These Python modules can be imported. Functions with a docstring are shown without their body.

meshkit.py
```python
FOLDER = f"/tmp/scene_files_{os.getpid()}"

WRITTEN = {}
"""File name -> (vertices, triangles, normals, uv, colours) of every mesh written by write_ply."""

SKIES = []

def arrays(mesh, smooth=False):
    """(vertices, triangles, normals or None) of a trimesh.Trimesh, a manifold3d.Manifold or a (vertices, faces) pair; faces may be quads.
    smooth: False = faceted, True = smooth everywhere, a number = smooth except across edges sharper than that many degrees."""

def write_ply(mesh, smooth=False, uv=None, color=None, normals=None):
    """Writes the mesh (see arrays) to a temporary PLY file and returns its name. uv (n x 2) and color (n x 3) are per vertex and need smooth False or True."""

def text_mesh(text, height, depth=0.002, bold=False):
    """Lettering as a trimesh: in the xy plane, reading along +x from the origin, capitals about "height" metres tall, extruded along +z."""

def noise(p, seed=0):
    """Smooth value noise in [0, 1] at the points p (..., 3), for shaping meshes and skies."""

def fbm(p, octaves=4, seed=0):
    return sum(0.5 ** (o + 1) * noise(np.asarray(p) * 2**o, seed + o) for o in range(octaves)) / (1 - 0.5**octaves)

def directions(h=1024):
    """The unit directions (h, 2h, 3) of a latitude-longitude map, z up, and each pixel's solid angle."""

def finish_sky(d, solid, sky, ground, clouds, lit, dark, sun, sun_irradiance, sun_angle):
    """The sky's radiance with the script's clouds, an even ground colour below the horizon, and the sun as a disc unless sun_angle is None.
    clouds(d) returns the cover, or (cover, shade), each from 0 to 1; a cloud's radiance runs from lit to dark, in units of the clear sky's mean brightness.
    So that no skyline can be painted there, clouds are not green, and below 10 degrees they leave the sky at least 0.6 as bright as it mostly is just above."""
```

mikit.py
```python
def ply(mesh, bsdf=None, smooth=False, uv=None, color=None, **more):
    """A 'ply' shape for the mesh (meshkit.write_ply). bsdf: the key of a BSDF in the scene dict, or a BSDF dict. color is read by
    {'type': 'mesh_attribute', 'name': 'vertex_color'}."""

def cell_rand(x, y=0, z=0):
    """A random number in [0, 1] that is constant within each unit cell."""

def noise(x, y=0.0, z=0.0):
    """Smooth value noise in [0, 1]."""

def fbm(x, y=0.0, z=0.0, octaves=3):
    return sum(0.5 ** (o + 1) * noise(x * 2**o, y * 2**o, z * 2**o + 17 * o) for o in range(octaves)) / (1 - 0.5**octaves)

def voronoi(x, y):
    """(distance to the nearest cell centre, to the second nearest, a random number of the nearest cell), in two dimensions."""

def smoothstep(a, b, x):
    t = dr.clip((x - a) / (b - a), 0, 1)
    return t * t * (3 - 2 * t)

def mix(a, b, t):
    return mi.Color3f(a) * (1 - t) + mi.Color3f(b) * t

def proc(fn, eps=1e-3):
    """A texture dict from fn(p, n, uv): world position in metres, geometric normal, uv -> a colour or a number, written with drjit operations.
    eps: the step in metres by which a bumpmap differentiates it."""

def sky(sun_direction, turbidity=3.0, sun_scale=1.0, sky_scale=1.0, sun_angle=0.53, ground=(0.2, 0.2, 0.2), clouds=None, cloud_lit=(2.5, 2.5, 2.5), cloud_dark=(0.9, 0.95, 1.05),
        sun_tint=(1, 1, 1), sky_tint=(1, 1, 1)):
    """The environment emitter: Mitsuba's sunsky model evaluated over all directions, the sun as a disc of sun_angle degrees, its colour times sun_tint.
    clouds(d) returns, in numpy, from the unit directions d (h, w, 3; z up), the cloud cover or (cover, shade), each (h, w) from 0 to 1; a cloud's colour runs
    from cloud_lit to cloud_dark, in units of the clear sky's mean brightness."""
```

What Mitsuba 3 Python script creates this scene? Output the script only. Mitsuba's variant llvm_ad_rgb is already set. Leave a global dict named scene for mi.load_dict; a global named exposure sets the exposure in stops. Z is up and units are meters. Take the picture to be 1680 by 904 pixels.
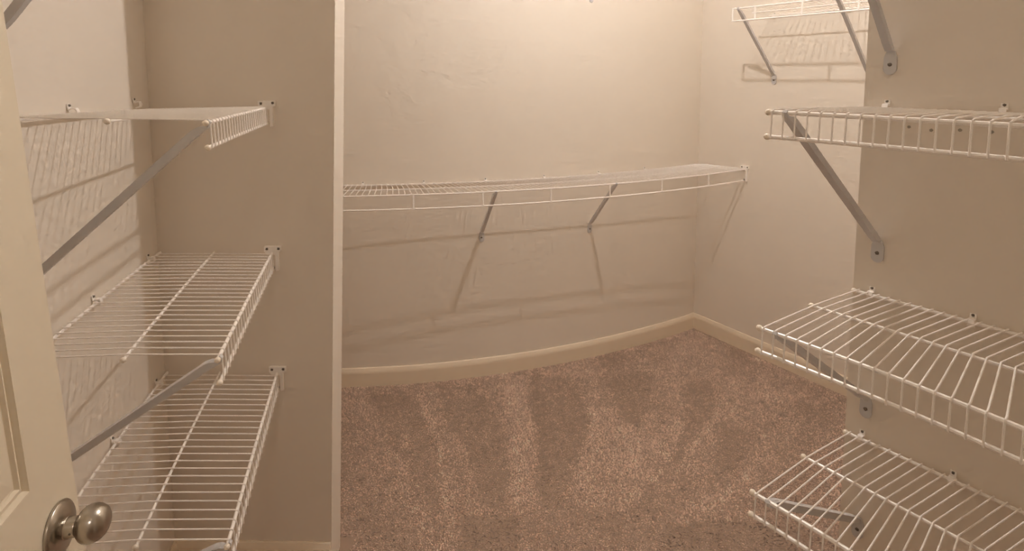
import math, random
import numpy as np
import trimesh
import drjit as dr
import mitsuba as mi
import mikit, meshkit
from mikit import proc, noise, fbm, mix, smoothstep
from shapely.geometry import Polygon, Point, box as sbox
from shapely.ops import unary_union

T = mi.ScalarTransform4f
rng = np.random.default_rng(7)
scene = {'type': 'scene'}
labels = {}

# ------------------------------------------------------------------ camera, light, exposure
EYE = 1.5
PITCH = math.atan(900 / 9876.0)                     # a slight look down
scene['camera'] = {
    'type': 'perspective', 'fov': math.degrees(2 * math.atan(840 / 900.0)), 'fov_axis': 'x',
    'principal_point_offset_x': 0.0, 'principal_point_offset_y': 0.2721,
    'near_clip': 0.02, 'far_clip': 50.0,
    'to_world': T().look_at(origin=[0, 0, EYE], target=[0, math.cos(PITCH), EYE - math.sin(PITCH)], up=[0, 0, 1]),
}
exposure = 0.24
LAMP_POS = (0.49, 1.74, 2.60)                      # globe of the ceiling light of the closet
LAMP_RADIANCE = (1850.0, 1740.0, 1660.0)
LAMP_R = 0.022
CEIL = 2.84
HALL_LAMP = (0.15, -0.85, 2.45)
HALL_RADIANCE = (16.0, 14.3, 13.0)

# ------------------------------------------------------------------ helpers
def numbered(key):
    if key not in scene and key not in labels:
        return key
    i = 1
    while f'{key}_{i:03d}' in scene or f'{key}_{i:03d}' in labels:
        i += 1
    return f'{key}_{i:03d}'

def thing(name, label, cat, group=None, kind=None):
    key = numbered(name)
    labels[key] = {'label': label, 'category': cat}
    if group: labels[key]['group'] = group
    if kind: labels[key]['kind'] = kind
    return key

def part(parent, name, mesh, mat, smooth=False, label=None, **kw):
    key = numbered(parent + '__' + name)
    scene[key] = mikit.ply(mesh, mat, smooth, **kw)
    if label: labels[key] = {'label': label}
    return key

def solo(name, mesh, mat, label, cat, smooth=False, group=None, kind=None, **kw):
    key = thing(name, label, cat, group, kind)
    scene[key] = mikit.ply(mesh, mat, smooth, **kw)
    return key

def unit(v):
    v = np.asarray(v, float)
    return v / np.linalg.norm(v)

def tube(path, r, n=8, cap=True):
    """A round wire along the path, mitred at its bends."""
    P = np.asarray(path, float)
    t = np.zeros_like(P)
    seg = P[1:] - P[:-1]
    seg /= np.linalg.norm(seg, axis=1, keepdims=True)
    t[0], t[-1] = seg[0], seg[-1]
    t[1:-1] = seg[:-1] + seg[1:]
    t /= np.linalg.norm(t, axis=1, keepdims=True)
    up = np.array([0, 0, 1.0]) if abs(t[0][2]) < 0.9 else np.array([1.0, 0, 0])
    rings = []
    a = np.linspace(0, 2 * math.pi, n, endpoint=False)
    u = unit(np.cross(up, t[0]))
    for p, d in zip(P, t):
        u = unit(u - d * (u @ d))
        w = np.cross(d, u)
        rings.append(p + r * (np.cos(a)[:, None] * u + np.sin(a)[:, None] * w))
    V = np.vstack(rings)
    F = []
    for k in range(len(P) - 1):
        for i in range(n):
            j = (i + 1) % n
            F += [[k * n + i, k * n + j, (k + 1) * n + j], [k * n + i, (k + 1) * n + j, (k + 1) * n + i]]
    if cap:
        V = np.vstack([V, P[0], P[-1]])
        c0, c1, o = len(V) - 2, len(V) - 1, (len(P) - 1) * n
        for i in range(n):
            j = (i + 1) % n
            F += [[c0, j, i], [c1, o + i, o + j]]
    return trimesh.Trimesh(V, F, process=False)

def lathe(profile, origin, axis, n=40):
    """profile: (distance along the axis, radius) pairs."""
    axis = unit(axis)
    u = unit(np.cross([0, 0, 1.0], axis)) if abs(axis[2]) < 0.9 else np.array([1.0, 0, 0])
    w = np.cross(axis, u)
    a = np.linspace(0, 2 * math.pi, n, endpoint=False)
    V, F = [], []
    for d, r in profile:
        V.append(np.asarray(origin) + axis * d + max(r, 1e-5) * (np.cos(a)[:, None] * u + np.sin(a)[:, None] * w))
    for k in range(len(profile) - 1):
        for i in range(n):
            j = (i + 1) % n
            F += [[k * n + i, k * n + j, (k + 1) * n + j], [k * n + i, (k + 1) * n + j, (k + 1) * n + i]]
    return trimesh.Trimesh(np.vstack(V), F, process=False)

def ball(c, r, n=2, squash=(1, 1, 1)):
    m = trimesh.creation.icosphere(subdivisions=n, radius=r)
    m.apply_scale(squash)
    m.apply_translation(c)
    return m

def sweep(profile, path, closed=True):
    """A profile (offset to the right of the path in plan, height) along a plan polyline, mitred."""
    P = np.asarray(path, float)
    d = P[1:] - P[:-1]
    d /= np.linalg.norm(d, axis=1, keepdims=True)
    nrm = np.stack([d[:, 1], -d[:, 0]], 1)
    N = np.zeros_like(P)
    N[0], N[-1] = nrm[0], nrm[-1]
    for i in range(1, len(P) - 1):
        b = nrm[i - 1] + nrm[i]
        N[i] = b / max(b @ nrm[i], 0.2)
    m = len(profile)
    V = []
    for p, q in zip(P, N):
        for o, h in profile:
            V.append([p[0] + q[0] * o, p[1] + q[1] * o, h])
    F = []
    for k in range(len(P) - 1):
        for i in range(m):
            j = (i + 1) % m
            F += [[k * m + i, (k + 1) * m + j, k * m + j], [k * m + i, (k + 1) * m + i, (k + 1) * m + j]]
    for i in range(1, m - 1):
        F += [[0, i, i + 1], [(len(P) - 1) * m, (len(P) - 1) * m + i + 1, (len(P) - 1) * m + i]]
    me = trimesh.Trimesh(np.array(V), F, process=False)
    trimesh.repair.fix_normals(me)
    return me

def prism(poly, z0, z1):
    m = trimesh.creation.extrude_polygon(Polygon(poly) if not isinstance(poly, Polygon) else poly, z1 - z0, engine='earcut')
    m.apply_translation([0, 0, z0])
    return m

def polyline(pts):
    """pts: plan points; returns f(t in metres of arc) -> point, and the total length."""
    P = np.asarray(pts, float)
    L = np.concatenate([[0], np.cumsum(np.linalg.norm(P[1:] - P[:-1], axis=1))])
    return (lambda s: np.array([np.interp(s, L, P[:, k]) for k in range(P.shape[1])]).T), L[-1]

def smooth_line(pts, n=24):
    """A smooth curve through the plan points (least squares, quadratic in arc length)."""
    P = np.asarray(pts, float)
    L = np.concatenate([[0], np.cumsum(np.linalg.norm(P[1:] - P[:-1], axis=1))])
    deg = min(2, len(P) - 1)
    t = np.linspace(0, L[-1], n if deg > 1 else 2)
    return np.stack([np.polyval(np.polyfit(L, P[:, k], deg), t) for k in range(P.shape[1])], 1)

# ------------------------------------------------------------------ materials
def wall_colour(p, n, uv):
    g = fbm(p.x * 3.1, p.y * 3.1, p.z * 3.1)
    return mix((0.760, 0.698, 0.618), (0.790, 0.728, 0.648), g)

def orange_peel(p, n, uv):
    return fbm(p.x * 95, p.y * 95, p.z * 95, octaves=2)

scene['mat_wall'] = {'type': 'bumpmap', 'texture': proc(orange_peel), 'scale': 0.0022,
    'bsdf': {'type': 'twosided', 'b': {'type': 'diffuse', 'reflectance': proc(wall_colour)}}}
scene['mat_ceiling'] = {'type': 'twosided', 'b': {'type': 'diffuse', 'reflectance': {'type': 'rgb', 'value': (0.86, 0.84, 0.80)}}}
scene['mat_trim'] = {'type': 'twosided', 'b': {'type': 'principled', 'base_color': {'type': 'rgb', 'value': (0.80, 0.70, 0.56)}, 'roughness': 0.42, 'specular': 0.45}}

def door_colour(p, n, uv):
    return mix((0.72, 0.645, 0.51), (0.745, 0.67, 0.535), fbm(p.x * 6, p.y * 6, p.z * 6))

def door_grain(p, n, uv):
    return fbm(p.x * 160, p.y * 160, p.z * 9, octaves=2)

scene['mat_door'] = {'type': 'bumpmap', 'texture': proc(door_grain), 'scale': 0.0006,
    'bsdf': {'type': 'twosided', 'b': {'type': 'principled', 'base_color': proc(door_colour), 'roughness': 0.45, 'specular': 0.4}}}
scene['mat_vinyl'] = {'type': 'twosided', 'b': {'type': 'principled', 'base_color': {'type': 'rgb', 'value': (0.92, 0.89, 0.85)}, 'roughness': 0.28, 'specular': 0.5}}
scene['mat_cap'] = {'type': 'twosided', 'b': {'type': 'principled', 'base_color': {'type': 'rgb', 'value': (0.86, 0.79, 0.68)}, 'roughness': 0.35, 'specular': 0.5}}
scene['mat_brace'] = {'type': 'twosided', 'b': {'type': 'principled', 'base_color': {'type': 'rgb', 'value': (0.56, 0.555, 0.56)}, 'roughness': 0.4, 'specular': 0.5}}
scene['mat_screw'] = {'type': 'twosided', 'b': {'type': 'principled', 'base_color': {'type': 'rgb', 'value': (0.16, 0.14, 0.12)}, 'roughness': 0.45, 'metallic': 0.6}}
scene['mat_plug'] = {'type': 'twosided', 'b': {'type': 'principled', 'base_color': {'type': 'rgb', 'value': (0.33, 0.30, 0.25)}, 'roughness': 0.5}}

def nickel_rough(p, n, uv):
    return 0.16 + 0.10 * fbm(p.x * 240, p.y * 240, p.z * 60)

scene['mat_nickel'] = {'type': 'twosided', 'b': {'type': 'principled', 'base_color': {'type': 'rgb', 'value': (0.47, 0.43, 0.375)}, 'metallic': 1.0, 'roughness': proc(nickel_rough)}}
scene['mat_backing'] = {'type': 'twosided', 'b': {'type': 'diffuse', 'reflectance': {'type': 'rgb', 'value': (0.36, 0.26, 0.20)}}}
scene['mat_carpet'] = {'type': 'twosided', 'b': {'type': 'diffuse', 'reflectance': {'type': 'mesh_attribute', 'name': 'vertex_color'}}}

# ------------------------------------------------------------------ plan of the closet (metres; the viewer stands in the doorway at the origin)
LW0, LW1 = np.array([-1.030, 1.555]), np.array([-0.662, -0.05])        # left wall: corner at the partition .. doorway wall
PF0, PF1 = np.array([-1.030, 1.555]), np.array([-0.552, 1.545])        # partition face: corner .. free end
DW0 = np.array([0.806, 1.256])                                          # right partition: free end
DWD = unit([0.18, -0.228])
DW1 = DW0 + DWD * 1.28
RW0 = np.array([1.086, 3.167])                                          # far right wall: corner with the back wall ..
RWD = unit([0.485, -0.701])
RW1 = RW0 + RWD * 1.30
def back_y(x):
    return 0.148 * x * x + 0.288 * x + 2.674
BWX = np.linspace(-1.75, 1.086, 40)
BACK = np.stack([BWX, back_y(BWX)], 1)
BACK[-1] = RW0

def wall_prism(inner, outer):
    return Polygon(list(map(tuple, inner)) + list(map(tuple, outer))[::-1])

# floor slab and ceiling
outline = [(-2.2, -1.75), (2.4, -1.75), (2.4, 3.5), (-2.2, 3.5)]
solo('floor', prism(outline, -0.12, 0.0), 'mat_backing', 'beige-pink carpeted closet floor with vacuum tracks', 'floor', kind='structure')
solo('ceiling', prism(outline, CEIL, CEIL + 0.1), 'mat_ceiling', 'off-white closet ceiling above the picture', 'ceiling', kind='structure')

def struct(name, mesh, mat, label, cat='wall', smooth=False):
    return solo(name, mesh, mat, label, cat, smooth, kind='structure')

off = np.array([0.0, 0.12])
struct('wall_back', prism(wall_prism(BACK, BACK + off), 0, CEIL), 'mat_wall', 'cream back wall with the long wire shelf', smooth=25)
rn = np.array([-RWD[1], RWD[0]])                                        # away from the room
struct('wall_right', prism(wall_prism([RW0, RW1], [RW0 + rn * 0.12 + [-.02, 0], RW1 + rn * 0.12]), 0, CEIL), 'mat_wall', 'bright cream far right wall with the short high wire shelf')
# right partition: the shaded wall that carries the right-hand shelves; its return closes the far bay
dn = np.array([-DWD[1], DWD[0]])
struct('wall_right_partition', prism(Polygon([DW0, DW1, DW1 + dn * 0.11, DW0 + dn * 0.11]), 0, CEIL), 'mat_wall', 'shaded cream partition wall at the right with four wire shelves')
ret0 = DW0 + dn * 0.111
ret = Polygon([ret0, RW1 + DWD * 0.02, RW1 + DWD * 0.12, ret0 + DWD * 0.10])
struct('wall_right_return', prism(ret, 0, CEIL), 'mat_wall', 'cream return wall behind the right partition')
# left wall
ln = unit(LW1 - LW0)
ln = np.array([ln[1], -ln[0]])                                          # away from the room
struct('wall_left', prism(Polygon([LW0, LW1, LW1 + ln * 0.12, LW0 + ln * 0.12]), 0, CEIL), 'mat_wall', 'lit cream left wall carrying the left-hand shelves')
# left partition, its free end a little out of plumb
def partition_mesh():
    lean = 0.036
    e0, e1 = PF1, PF1 + np.array([0.003, 0.078])
    pl = [(-1.75, 1.552), tuple(PF0), tuple(e0), tuple(e1), (-1.75, 1.64)]
    m = prism(pl, 0, CEIL)
    v = m.vertices.copy()
    k = v[:, 0] > -0.7
    v[k, 0] += lean * v[k, 2]
    m.vertices = v
    return m
struct('wall_left_partition', partition_mesh(), 'mat_wall', 'shaded cream partition wall at the left with a bright end face')
struct('wall_far_left', prism([(-1.75, 1.64), (-1.63, 1.64), (-1.63, 2.75), (-1.75, 2.75)], 0, CEIL), 'mat_wall', 'cream end wall of the far bay behind the left partition')
# doorway wall behind the viewer, and a small hall beyond it
struct('wall_front_left', prism([(-0.90, -0.17), (-0.44, -0.17), (-0.44, -0.05), (-0.90, -0.05)], 0, CEIL), 'mat_wall', 'cream doorway wall left of the viewer')
struct('wall_front_right', prism([(0.36, -0.17), (1.95, -0.17), (1.95, -0.05), (0.36, -0.05)], 0, CEIL), 'mat_wall', 'cream doorway wall right of the viewer')
struct('wall_front_top', prism([(-0.44, -0.17), (0.36, -0.17), (0.36, -0.05), (-0.44, -0.05)], 2.06, CEIL), 'mat_wall', 'cream wall above the doorway behind the viewer')
struct('wall_near_right', prism(Polygon([tuple(DW1), tuple(DW1 + dn * 0.11), (1.95, -0.05), (1.70, -0.05)]), 0, CEIL), 'mat_wall', 'cream corner wall at the near end of the right partition')
hall = [prism(b, 0, CEIL) for b in (sbox(-1.6, -1.65, 1.95, -1.55), sbox(-1.6, -1.55, -1.5, -0.17), sbox(1.85, -1.55, 1.95, -0.17), sbox(-1.6, -0.17, -0.90, -0.05))]
struct('wall_hall', trimesh.util.concatenate(hall), 'mat_wall', 'cream walls of the small hall behind the viewer')

# baseboards: flat board with a rounded top edge
BB = [(0, 0), (0.014, 0), (0.014, 0.066), (0.0125, 0.074), (0.009, 0.082), (0.006, 0.088), (0.003, 0.090), (0, 0.090)]
def baseboard(name, path, label):
    return struct(name, sweep(BB, path), 'mat_trim', label, 'baseboard')
bp = [(x, back_y(x)) for x in np.linspace(-1.62, 1.086, 40)]
bp[-1] = tuple(RW0)
baseboard('baseboard_back', bp, 'cream baseboard along the back wall')
baseboard('baseboard_right', [tuple(RW0), tuple(RW1)], 'cream baseboard along the far right wall')
baseboard('baseboard_left_partition', [tuple(PF0), tuple(PF1 + [0.0015, 0])], 'cream baseboard along the shaded left partition')
baseboard('baseboard_left', [tuple(LW1), tuple(LW0)], 'cream baseboard along the left wall')
baseboard('baseboard_right_partition', [tuple(DW0 + dn * 0.11), tuple(DW0), tuple(DW1)], 'cream baseboard along the right partition')

# ------------------------------------------------------------------ ceiling light (above the frame; its shadows are everywhere in the picture)
t = thing('ceiling_light', 'ceiling light with a small bare bulb on a short stem above the far bay', 'ceiling light')
lx, ly, lz = LAMP_POS
part(t, 'base', lathe([(0, 0.0), (0, 0.065), (0.012, 0.065), (0.028, 0.045), (0.034, 0.010), (0.20, 0.010), (0.205, 0.019), (CEIL - lz - LAMP_R * 0.8, 0.017), (CEIL - lz - LAMP_R * 0.8, 0.0)], (lx, ly, CEIL), (0, 0, -1), 32), 'mat_cap', 30)
k = part(t, 'bulb', ball(LAMP_POS, LAMP_R, 3), 'mat_cap', True)
scene[k]['emitter'] = {'type': 'area', 'radiance': {'type': 'rgb', 'value': LAMP_RADIANCE}}
t = thing('ceiling_light', 'ceiling light with a round white globe in the hall behind the viewer', 'ceiling light')
hx, hy, hz = HALL_LAMP
part(t, 'base', lathe([(0, 0.0), (0, 0.065), (0.012, 0.065), (0.028, 0.045), (0.034, 0.012), (CEIL - hz - 0.11, 0.012), (CEIL - hz - 0.11, 0.0)], (hx, hy, CEIL), (0, 0, -1), 32), 'mat_cap', 30)
k = part(t, 'globe', ball(HALL_LAMP, 0.115, 3), 'mat_cap', True)
scene[k]['emitter'] = {'type': 'area', 'radiance': {'type': 'rgb', 'value': HALL_RADIANCE}}

# ------------------------------------------------------------------ door at the left, standing open
def build_door():
    d = thing('door_1', 'cream panelled door standing open at the left edge, with a round nickel knob', 'door', kind='structure')
    E = np.array([-0.642, 0.758])                     # face at the free edge
    along = unit([0.24, -0.97])                       # towards the hinge
    nrm = np.array([0.97, 0.24])
    W, Ht, th, lean = 0.66, 2.03, 0.035, 0.070
    def place(m):                                      # x: from the free edge, y: out of the face, z: up
        v = m.vertices
        X = E[0] + along[0] * v[:, 0] + nrm[0] * v[:, 1] - lean * (v[:, 2] - 0.867)
        Y = E[1] + along[1] * v[:, 0] + nrm[1] * v[:, 1]
        m = trimesh.Trimesh(np.stack([X, Y, v[:, 2]], 1), m.faces, process=False)
        trimesh.repair.fix_normals(m)
        return m
    cols = [(0.095, 0.285), (0.375, 0.565)]
    rows = [(0.20, 0.76), (0.963, 1.62), (1.74, 1.93)]
    leaf = sbox(0, 0.012, W, Ht)
    holes = [sbox(a, b, c, e) for a, c in cols for b, e in rows]
    m = trimesh.creation.extrude_polygon(leaf.difference(unary_union(holes)), th, engine='earcut')
    v = m.vertices
    m.vertices = np.stack([v[:, 0], v[:, 2] - th, v[:, 1]], 1)
    part(d, 'leaf', place(m), 'mat_door')
    # moulded panels: outer cove, bead, inner groove, raised field
    steps = [(0.0, -0.0005), (0.0035, -0.0065), (0.0065, -0.0070), (0.0085, -0.0035), (0.0115, -0.0030), (0.0140, -0.0075), (0.0175, -0.0085), (0.0205, -0.0045), (0.024, -0.004), (0.05, -0.002)]
    for a, c in cols:
        for b, e in rows:
            V, F = [], []
            for o, y in steps:
                V += [(a + o, y, b + o), (c - o, y, b + o), (c - o, y, e - o), (a + o, y, e - o)]
            for k in range(len(steps) - 1):
                for i in range(4):
                    j = (i + 1) % 4
                    F += [[k * 4 + i, k * 4 + j, k * 4 + 4 + j], [k * 4 + i, k * 4 + 4 + j, k * 4 + 4 + i]]
            q = (len(steps) - 1) * 4
            F += [[q, q + 1, q + 2], [q, q + 2, q + 3]]
            o = len(V)
            V += [(a, -0.028, b), (c, -0.028, b), (c, -0.028, e), (a, -0.028, e)]
            for i in range(4):
                j = (i + 1) % 4
                F += [[i, o + j, j], [i, o + i, o + j]]
            F += [[o, o + 2, o + 1], [o, o + 3, o + 2]]
            part(d, 'panel', place(trimesh.Trimesh(V, F, process=False)), 'mat_door')
    # knob
    zk = 0.872
    c2 = E + along * 0.052
    c = np.array([c2[0] - lean * (zk - 0.867), c2[1], zk])
    ax = np.array([nrm[0], nrm[1], 0.035])
    k = part(d, 'knob', lathe([(0.0, 0.0125), (0.016, 0.0125)], c, ax), 'mat_nickel', 30, 'satin nickel round door knob with a domed rose')
    scene[k] = mikit.ply(lathe([(0.0245, 0.0), (0.0245, 0.0110), (0.0250, 0.0135), (0.0268, 0.0172), (0.0296, 0.0205), (0.0332, 0.0230), (0.0372, 0.0244), (0.0412, 0.0248), (0.0455, 0.0243),
                                (0.0500, 0.0229), (0.0538, 0.0207), (0.0572, 0.0176), (0.0598, 0.0136), (0.0613, 0.0094), (0.0620, 0.0047), (0.0622, 0.0)], c, ax, 64), 'mat_nickel', 60)
    part(k, 'rose', lathe([(0.0, 0.0), (0.0, 0.0365), (0.0022, 0.0370), (0.0040, 0.0360), (0.0062, 0.0330), (0.0085, 0.0270), (0.0100, 0.0205), (0.0108, 0.0150), (0.0112, 0.0)], c, ax, 56), 'mat_nickel', 50)
    part(k, 'neck', lathe([(0.0105, 0.0), (0.0105, 0.0150), (0.0118, 0.0138), (0.0180, 0.0134), (0.0220, 0.0134), (0.0235, 0.0128), (0.0250, 0.0105), (0.0250, 0.0)], c, ax, 40), 'mat_nickel', 30)
    axu = unit(ax)
    side = unit(np.cross([0, 0, 1.0], axu))
    toward = unit(-np.array([c[0], c[1], 0]))
    toward = unit(toward - axu * (toward @ axu))
    hole = c + axu * 0.0195 + toward * 0.0131
    part(k, 'set_screw', lathe([(0, 0.0), (0, 0.0016), (0.0006, 0.0016), (0.0006, 0.0)], hole, toward, 12), 'mat_screw')
    return d
build_door()

# ------------------------------------------------------------------ wire shelves
def strip(path, half_w, thick, side):
    """A steel strip: its width lies along 'side', its thickness in the plane of the path; rounded far end."""
    P = np.asarray(path, float)
    side = unit(side)
    seg = P[1:] - P[:-1]
    seg /= np.linalg.norm(seg, axis=1, keepdims=True)
    t = np.vstack([seg[:1], seg[:-1] + seg[1:], seg[-1:]])
    t /= np.linalg.norm(t, axis=1, keepdims=True)
    hw, tk = np.broadcast_to(half_w, len(P)), np.broadcast_to(thick, len(P))
    V, F = [], []
    for p, d, h, k in zip(P, t, hw, tk):
        q = unit(np.cross(side, d)) * k / 2
        V += [p - side * h - q, p + side * h - q, p + side * h + q, p - side * h + q]
    for k in range(len(P) - 1):
        for i in range(4):
            j = (i + 1) % 4
            F += [[k * 4 + i, k * 4 + j, k * 4 + 4 + j], [k * 4 + i, k * 4 + 4 + j, k * 4 + 4 + i]]
    F += [[0, 2, 1], [0, 3, 2]]
    q = (len(P) - 1) * 4
    F += [[q, q + 1, q + 2], [q, q + 2, q + 3]]
    m = trimesh.Trimesh(V, F, process=False)
    trimesh.repair.fix_normals(m)
    return m

def screw(parent, pos, out, r=0.0042, mat='mat_screw'):
    part(parent, 'screw', lathe([(-0.001, 0.0), (-0.001, r), (0.0012, r), (0.0022, r * 0.6), (0.0024, 0.0)], pos, out, 12), mat, 40)

def brace(sh, front, foot, wall_out, half=0.0075, thick=0.014):
    """A diagonal support from the front rod down to a rounded foot plate screwed to the wall."""
    front, foot, wo = np.asarray(front, float), np.asarray(foot, float), np.append(unit(wall_out), 0.0)
    side = np.cross(wo, [0, 0, 1.0])
    knee = foot + wo * 0.006 + np.array([0, 0, 0.022])
    d = unit(front - knee)
    z = np.array([0, 0, 1.0])
    path = [front + z * 0.0052 + wo * 0.0025, front + z * 0.001 + wo * 0.0062, front - z * 0.007 + wo * 0.001, front - d * 0.016 - z * 0.002, front - d * 0.030, knee + d * 0.03, knee + d * 0.008 - wo * 0.0005]
    m1 = strip(path, [half * 0.55, half * 0.55, half * 0.8, half, half, half, half], [0.0024, 0.0024, 0.005, thick * 0.8, thick, thick, thick * 0.8], side)
    b = part(sh, 'support_brace', m1, 'mat_brace', label='grey painted steel diagonal brace')
    lo = foot + wo * 0.003
    a = np.linspace(0, math.pi, 9)
    pw, top, low = 0.0125, 0.026, -0.014
    poly = [(pw * math.cos(x), low - pw * math.sin(x)) for x in a[::-1]] + [(pw, 0.012), (half, top), (-half, top), (-pw, 0.012)]
    pm = trimesh.creation.extrude_polygon(Polygon(poly), 0.0035, engine='earcut')
    v = pm.vertices
    pm = trimesh.Trimesh(lo - wo * 0.002 + v[:, :1] * side + v[:, 1:2] * np.array([0, 0, 1.0]) + v[:, 2:] * wo, pm.faces, process=False)
    trimesh.repair.fix_normals(pm)
    part(b, 'foot_plate', pm, 'mat_brace')
    screw(b, foot + wo * 0.0045 + np.array([0, 0, -0.004]), wo)

def wall_clip(sh, p, wo, up):
    """A small white saddle clip: a screwed plate above the back rod and a hook under it."""
    p, wo, up = np.asarray(p, float), np.append(unit(wo), 0.0), np.asarray(up, float)
    side = np.cross(wo, [0, 0, 1.0])
    z = np.array([0, 0, 1.0])
    prof = [p - wo * 0.011 + z * 0.016, p - wo * 0.0085 + z * 0.004, p - wo * 0.004 + z * 0.0066, p + wo * 0.004 + z * 0.0064, p + wo * 0.0066, p + wo * 0.0052 - z * 0.006, p - wo * 0.006 - z * 0.010]
    c = part(sh, 'wall_clip', strip(prof, 0.0055, 0.0028, side), 'mat_vinyl')
    screw(c, p - wo * 0.0085 + z * 0.013, wo, 0.0028)

def end_bracket(sh, p, out, along, lip):
    """The plastic bracket that carries the front corner where the shelf meets a side wall. along: horizontally along that wall."""
    p, o, a, z = np.asarray(p, float), np.append(unit(out), 0.0), np.append(unit(along), 0.0), np.array([0, 0, 1.0])
    poly = Polygon([(-0.026, 0.020), (0.022, 0.020), (0.022, 0.008), (0.014, 0.002), (0.014, -lip - 0.008), (0.006, -lip - 0.010), (0.006, -0.004), (-0.018, -0.004), (-0.026, 0.006)])
    m = trimesh.creation.extrude_polygon(poly, 0.009, engine='earcut')
    v = m.vertices
    m = trimesh.Trimesh(p + v[:, :1] * a + v[:, 1:2] * z + v[:, 2:] * o, m.faces, process=False)
    trimesh.repair.fix_normals(m)
    b = part(sh, 'end_bracket', m, 'mat_vinyl')
    screw(b, p - a * 0.017 + z * 0.013 + o * 0.009, o, 0.0038)
    screw(b, p + a * 0.016 + z * 0.014 + o * 0.009, o, 0.0038)
    screw(b, p - a * 0.001 - z * (lip - 0.0) + o * 0.009, o, 0.0045)

def lerp_z(zc, u, w):
    """zc: heights at (back start, back end, front start, front end)."""
    return (zc[0] * (1 - u) + zc[1] * u) * (1 - w) + (zc[2] * (1 - u) + zc[3] * u) * w

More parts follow.
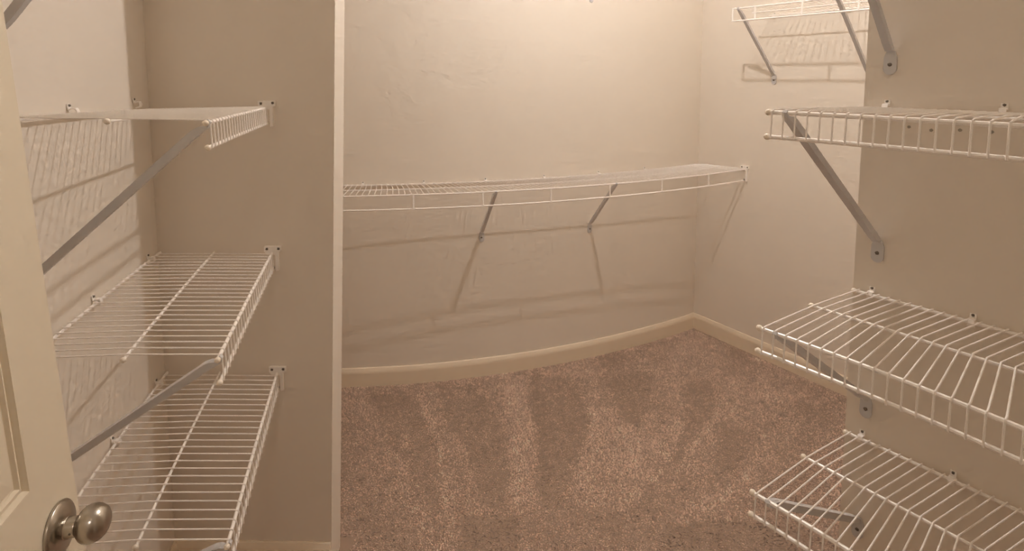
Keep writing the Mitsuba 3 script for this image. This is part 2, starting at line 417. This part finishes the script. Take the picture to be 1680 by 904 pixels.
def wire_shelf(label, back, mid, front, zc, lip, spacing, wire_lip=True, caps=('start',), struts=None, first=0.012, n=8, rr=0.0035, rw=0.0017):
    sh = thing('wire_shelf', label, 'shelf')
    nb = 24
    C = {}
    for nm, pts in (('back', back), ('mid', mid), ('front', front)):
        f, L = polyline(smooth_line(pts, nb))
        C[nm] = (f, L)
    u = np.linspace(0, 1, nb)
    mw = 0.5
    def at(nm, u):
        f, L = C[nm]
        w = {'back': 0.0, 'mid': mw, 'front': 1.0}[nm]
        q = f(np.asarray(u) * L)
        z = lerp_z(zc, np.asarray(u), w)
        return np.append(q, z) if np.ndim(u) == 0 else np.hstack([q, np.asarray(z)[:, None]])
    for nm, rod in (('back', 'back_rod'), ('mid', 'middle_rod'), ('front', 'front_rod')):
        P = at(nm, u)
        part(sh, rod, tube(P, rr * (0.85 if nm == 'mid' else 1.0), n), 'mat_vinyl', 40)
        if 'start' in caps:
            part(sh, 'end_cap', ball(P[0], rr * 1.55, 2), 'mat_cap', True)
        if 'end' in caps:
            part(sh, 'end_cap', ball(P[-1], rr * 1.55, 2), 'mat_cap', True)
    out = np.append(unit(at('front', 0.5)[:2] - at('back', 0.5)[:2]), 0)
    LP = at('front', u) + out * 0.002 - np.array([0, 0, lip])
    part(sh, 'lip_rod', tube(LP, rr, n), 'mat_vinyl', 40)
    if 'start' in caps:
        part(sh, 'end_cap', ball(LP[0], rr * 1.55, 2), 'mat_cap', True)
    if 'end' in caps:
        part(sh, 'end_cap', ball(LP[-1], rr * 1.55, 2), 'mat_cap', True)
    L = C['front'][1]
    N = int((L - 2 * first) / spacing)
    z = np.array([0, 0, 1.0])
    for i in range(N + 1):
        q = (first + i * spacing) / L
        a, m, b = at('back', q), at('mid', q), at('front', q)
        e = rr + rw
        o = unit((b - a) * [1, 1, 0])
        path = [a - o * 0.003 + z * e * 0.9, m + z * e * 0.95, b - o * 0.004 + z * e]
        if wire_lip:
            path += [b + o * (e * 0.55) + z * e * 0.75, b + o * e - z * 0.001, b + o * (e + 0.002) - z * (lip + 0.002)]
        else:
            path += [b + o * e * 0.8 + z * e * 0.5]
        part(sh, 'cross_wire', tube(path, rw, 6), 'mat_vinyl', 50)
    if struts:
        for q in struts:
            b = at('front', q)
            o = out
            part(sh, 'lip_strut', strip([b + o * 0.004 + z * 0.002, b + o * 0.005 - z * (lip + 0.002)], 0.0032, 0.003, np.cross(o, z)), 'mat_vinyl')
    return sh, at

# left wall, four shelves (start = near free end, end = at the partition)
lw = unit(LW1 - LW0)
LOUT = np.array([-lw[1], lw[0]])
def left_foot(s, z):
    q = LW0 + lw * s
    return np.array([q[0], q[1], z])
def plan_left(sh=0.0):
    b = [(-0.868, 0.930), (-0.900, 1.060), (-0.938, 1.200), (-1.018, 1.548)]
    m = [(-0.700, 0.945), (-0.770, 1.195), (-0.862, 1.548)]
    f = [(-0.530, 0.945), (-0.595, 1.178), (-0.692, 1.543)]
    return b, m, f
LEFT = [
    ('highest white wire shelf on the left wall, only its grey brace in view', (1.97, 1.97, 1.97, 1.97), 1.556, 0.612, (0.30, 0.9)),
    ('white wire shelf on the left wall at eye level, seen nearly edge on', (1.424, 1.402, 1.418, 1.409), 1.095, 0.603, (0.408, 0.099)),
    ('white wire shelf on the left wall, one below the eye level shelf', (0.99, 0.99, 0.99, 0.99), 0.705, 0.545, (0.366, 0.073)),
    ('white wire shelf on the left wall, lowest of four, behind the door knob', (0.625, 0.627, 0.627, 0.627), 0.36, 0.53, (0.327, 0.07)),
]
for lab, zc, fz, fs, clips in LEFT:
    b, m, f = plan_left()
    sh, at = wire_shelf(lab, b, m, f, zc, 0.043, 0.0243, rw=0.0014)
    L = 0.64
    fr = at('front', 0.012)
    brace(sh, fr, left_foot(fs, fz), LOUT)
    for s in clips:
        q = LW0 + lw * s + LOUT * 0.012
        wall_clip(sh, [q[0], q[1], zc[0]], LOUT, [0, 0, 1])
    fe = at('front', 1.0)
    end_bracket(sh, [fe[0] + 0.004, 1.5485, fe[2]], [0.0, -1.0], [1.0, 0.0], 0.043)

# right partition, four shelves (start = free left end)
ROUT = -dn
def right_foot(s, z):
    q = DW0 + DWD * s
    return np.array([q[0], q[1], z])
RB = [(0.798, 1.240), (0.888, 1.135), (0.978, 1.020), (1.13, 0.828)]
RM = [(0.653, 1.156), (0.750, 1.032), (0.847, 0.908), (0.962, 0.757)]
RF = [(0.492, 1.050), (0.620, 0.894), (0.668, 0.827), (0.722, 0.740), (0.815, 0.590)]
RIGHT = [
    ('highest white wire shelf on the right partition, only its grey brace in view', 2.03, 1.528, 0.048, (0.05, 0.245)),
    ('white wire shelf on the right partition at eye level, its front lip facing the viewer', 1.43, 1.102, 0.046, (0.047, 0.244)),
    ('white wire shelf on the right partition, one below the eye level shelf', 1.0, 0.726, 0.042, (0.040, 0.222)),
    ('white wire shelf on the right partition, lowest of four, over the carpet', 0.65, 0.421, 0.040, (0.038, 0.21)),
]
for lab, zz, fz, fs, clips in RIGHT:
    sh, at = wire_shelf(lab, RB, RM, RF, (zz - (0.006 if zz > 1.4 else 0.0),) * 2 + (zz, zz), 0.047, 0.0213, first=0.010, rr=0.0041, rw=0.0017)
    fr = at('front', 0.058)
    brace(sh, fr, right_foot(fs, fz), ROUT)
    for s in clips:
        q = DW0 + DWD * s + ROUT * 0.012
        wall_clip(sh, [q[0], q[1], zz], ROUT, [0, 0, 1])

# long shelf across the back wall with its hanging rod below the front edge
bx = np.linspace(-1.15, 1.065, 24)
def back_normal(x):
    d = unit([1.0, 2 * 0.148 * x + 0.288])
    return np.array([d[1], -d[0]])
def off_back(x, d):
    return np.array([x, back_y(x)]) + back_normal(x) * d
BB_ = [off_back(x, 0.012) for x in bx]
BM_ = [off_back(x, 0.15) for x in np.linspace(-1.15, 1.15, 24)]
BF_ = [off_back(x, 0.295) for x in np.linspace(-1.15, 1.205, 24)]
def zfix(lst):
    return lst
sh, at = wire_shelf('long white wire shelf with a lower hanging rod across the back wall', BB_, BM_, BF_, (0.987, 0.987, 0.997, 0.997), 0.060, 0.0254, wire_lip=False, rw=0.0013, caps=(), struts=[0.06, 0.17, 0.28, 0.39, 0.505, 0.615, 0.725, 0.84, 0.985], rr=0.0036)
for px, pz, ux in ((-0.150, 0.713, None), (0.406, 0.705, None)):
    foot = np.append([px, back_y(px)], pz)
    tgt = np.array([-0.062, 2.345]) if px < 0 else np.array([0.490, 2.520])
    us = np.linspace(0, 1, 200)
    fp = at('front', us)
    fr = fp[np.argmin(np.linalg.norm(fp[:, :2] - tgt, axis=1))]
    brace(sh, fr, foot, back_normal(px), half=0.0075, thick=0.012)
for x in (-0.70, -0.42, -0.13, 0.16, 0.45, 0.72):
    q = off_back(x, 0.012)
    wall_clip(sh, [q[0], q[1], 0.987], back_normal(x), [0, 0, 1])
RWOUT = -rn
fe = at('front', 1.0)
s_ = (fe[:2] - RW0) @ RWD
q = RW0 + RWD * s_
end_bracket(sh, [q[0], q[1], fe[2]], RWOUT, RWD, 0.055)

# short high shelf on the far right wall
def off_right(s, d):
    return RW0 + RWD * s + RWOUT * d
US0, US1 = 0.405, 1.20
sh, at = wire_shelf('short white wire shelf high on the far right wall, seen from below', [off_right(US0, 0.012), off_right(US1, 0.012)], [off_right(US0, 0.16), off_right(US1, 0.16)],
                    [off_right(US0, 0.325), off_right(US1, 0.325)], (1.80, 1.80, 1.815, 1.815), 0.058, 0.0254, wire_lip=False, rw=0.0014, caps=(), struts=[0.006, 0.15, 0.42, 0.70, 0.98], rr=0.0038)
for s, z in ((0.42, 1.481), (0.86, 1.481)):
    q = RW0 + RWD * (s + 0.02)
    fp = at('front', np.linspace(0, 1, 100))
    fr = fp[np.argmin(np.abs((fp[:, :2] - RW0) @ RWD - (s + 0.02)))]
    brace(sh, fr, [q[0], q[1], z], RWOUT, half=0.0075, thick=0.012)
for s in (0.43, 0.78):
    q = RW0 + RWD * s + RWOUT * 0.012
    wall_clip(sh, [q[0], q[1], 1.80], RWOUT, [0, 0, 1])

# ------------------------------------------------------------------ leftover screw plugs on the right partition
for which, s, z in (('leftmost', 0.090, 1.389), ('second from left', 0.130, 1.385), ('third from left', 0.178, 1.389), ('rightmost', 0.228, 1.389)):
    q = right_foot(s, z)
    solo('wall_plug', lathe([(-0.002, 0.0), (-0.002, 0.0034), (0.0010, 0.0034), (0.0014, 0.0022), (0.0006, 0.0012), (0.0006, 0.0)], q, np.append(ROUT, 0), 12), 'mat_plug',
         'small dark screw plug just under the eye level right shelf, ' + which + ' of four', 'wall plug', group='screw plugs in the right partition')
q = np.append(off_back(0.400, 0.0), 1.877)
solo('wall_plug', lathe([(-0.002, 0.0), (-0.002, 0.011), (0.0015, 0.011), (0.0035, 0.008), (0.0035, 0.0)], q, np.append(back_normal(0.400), 0), 14), 'mat_brace',
     'tiny grey plug high on the back wall at the top edge of the picture', 'wall plug')

# ------------------------------------------------------------------ carpet pile, brushed by a vacuum cleaner
DARK = [[(-0.67, 2.463), (-0.477, 2.463), (-0.332, 2.168), (-0.283, 1.976), (-0.244, 1.753), (-0.321, 1.765), (-0.425, 2.006), (-0.553, 2.186)],
        [(-0.374, 2.555), (-0.173, 2.532), (-0.036, 2.186), (-0.022, 1.976), (-0.029, 1.765), (-0.106, 1.789), (-0.162, 2.037), (-0.288, 2.278)],
        [(0.095, 2.654), (0.31, 2.604), (0.342, 2.259), (0.239, 1.976), (0.16, 1.777), (0.104, 1.789), (0.111, 2.134), (0.084, 2.317)],
        [(0.5, 2.604), (0.737, 2.68), (0.62, 2.378), (0.547, 2.222), (0.464, 2.278)],
        [(0.804, 2.532), (1.002, 2.604), (0.931, 2.378), (0.662, 1.991), (0.624, 2.006), (0.763, 2.278)],
        [(0.918, 2.278), (0.991, 2.168), (0.923, 2.037), (0.693, 1.839), (0.805, 2.037)]]
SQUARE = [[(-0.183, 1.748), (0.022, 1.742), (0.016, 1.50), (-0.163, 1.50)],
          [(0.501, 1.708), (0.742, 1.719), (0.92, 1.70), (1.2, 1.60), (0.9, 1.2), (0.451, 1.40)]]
LIGHT = [[(-0.437, 2.378), (-0.396, 2.357), (-0.309, 2.168), (-0.217, 1.765), (-0.239, 1.753), (-0.289, 1.976), (-0.34, 2.186)],
         [(0.319, 2.357), (0.554, 2.357), (0.708, 2.337), (0.734, 2.222), (0.605, 1.976), (0.403, 1.765), (0.215, 1.765), (0.185, 1.839), (0.268, 2.037), (0.337, 2.222)],
         [(0.909, 2.317), (0.926, 2.297), (0.648, 1.947), (0.53, 1.814), (0.599, 1.919)],
         [(0.942, 1.991), (0.904, 1.919), (0.605, 1.719), (0.513, 1.719), (0.712, 1.839)],
         [(-0.041, 2.532), (0.064, 2.532), (0.101, 2.168), (0.094, 1.789), (0.008, 1.789), (-0.013, 2.168)]]

def carpet():
    import shapely
    room = Polygon([(-0.98, 2.57)] + [(x, back_y(x) - 0.016) for x in np.linspace(-0.95, 1.07, 20)] + [tuple(RW0 + RWD * 1.0 + RWOUT * 0.016), (1.15, 1.45), tuple(DW0 + ROUT * 0.016), tuple(DW0 + DWD * 0.5 + ROUT * 0.016), (0.6, 0.6), (-0.5, 0.9), (-0.95, 1.4), (-1.0, 1.52), (-0.52, 1.52), (-0.51, 1.66), (-0.98, 1.66)]).buffer(0)
    step = 0.0058
    gx, gy = np.meshgrid(np.arange(-1.0, 1.7, step), np.arange(0.7, 3.2, step))
    P = np.stack([gx.ravel(), gy.ravel()], 1)
    P += rng.uniform(-0.5, 0.5, P.shape) * step * 0.9
    P = P[shapely.contains_xy(room, P[:, 0], P[:, 1])]
    P = P[(P[:, 1] > 1.15)]
    n = len(P)
    p3 = np.hstack([P, np.zeros((n, 1))])
    wob = np.stack([meshkit.fbm(p3 * 14, 3, 1) - .5, meshkit.fbm(p3 * 14, 3, 2) - .5], 1) * 0.04 + rng.normal(0, 0.007, (n, 2))
    Q = P + wob
    tone = np.zeros(n)
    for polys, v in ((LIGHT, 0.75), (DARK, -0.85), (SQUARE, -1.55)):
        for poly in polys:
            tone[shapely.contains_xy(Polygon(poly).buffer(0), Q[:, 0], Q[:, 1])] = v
    tone += (meshkit.fbm(p3 * 9, 4, 5) - 0.5) * 1.3
    ang_ = np.arctan2(P[:, 0] - 0.25, P[:, 1] - 0.35)
    rad_ = np.hypot(P[:, 0] - 0.25, P[:, 1] - 0.35)
    tone += (meshkit.fbm(np.stack([ang_ * 16 + 40, rad_ * 1.3, 0 * rad_], 1), 3, 21) - 0.5) * 1.5
    r = rng.uniform(0, 1, n)
    base = np.array([0.695, 0.545, 0.460])
    clump = (meshkit.fbm(p3 * 75, 2, 11) - 0.5) * 0.75
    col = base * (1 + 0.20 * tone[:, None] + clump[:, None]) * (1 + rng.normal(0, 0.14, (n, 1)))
    col[r < 0.07] *= 0.60
    col[r > 0.93] *= 1.16
    col = np.clip(col, 0.03, 0.95)
    # tufts: four-sided tapering stubs that lean with the nap
    ang = rng.uniform(0, 2 * math.pi, n)
    lean = rng.normal(0, 0.0022, (n, 2))
    lean[:, 1] += 0.0022 * np.clip(tone, -1.4, 1.4)
    h = 0.0095 + rng.normal(0, 0.0013, n) + 0.0010 * np.clip(tone, -1, 1)
    V = np.zeros((n, 7, 3))
    for k in range(3):
        a = ang + k * 2 * math.pi / 3
        V[:, k, 0] = P[:, 0] + 0.0034 * np.cos(a)
        V[:, k, 1] = P[:, 1] + 0.0034 * np.sin(a)
        V[:, k, 2] = -0.001
        V[:, 3 + k, 0] = P[:, 0] + lean[:, 0] * 0.75 + 0.0030 * np.cos(a + 0.5)
        V[:, 3 + k, 1] = P[:, 1] + lean[:, 1] * 0.75 + 0.0030 * np.sin(a + 0.5)
        V[:, 3 + k, 2] = h * 0.75
    V[:, 6, :2] = P + lean
    V[:, 6, 2] = h
    V[:, :, 2] -= 0.006
    f = []
    for k in range(3):
        j = (k + 1) % 3
        f += [[k, j, 3 + j], [k, 3 + j, 3 + k], [3 + k, 3 + j, 6]]
    F = (np.array(f)[None] + (np.arange(n) * 7)[:, None, None]).reshape(-1, 3)
    C = np.repeat(col[:, None, :], 7, 1)
    return trimesh.Trimesh(V.reshape(-1, 3), F, process=False), C.reshape(-1, 3)

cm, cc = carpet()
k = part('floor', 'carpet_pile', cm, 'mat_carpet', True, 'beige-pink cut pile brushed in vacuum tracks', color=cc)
labels[k]['kind'] = 'stuff'
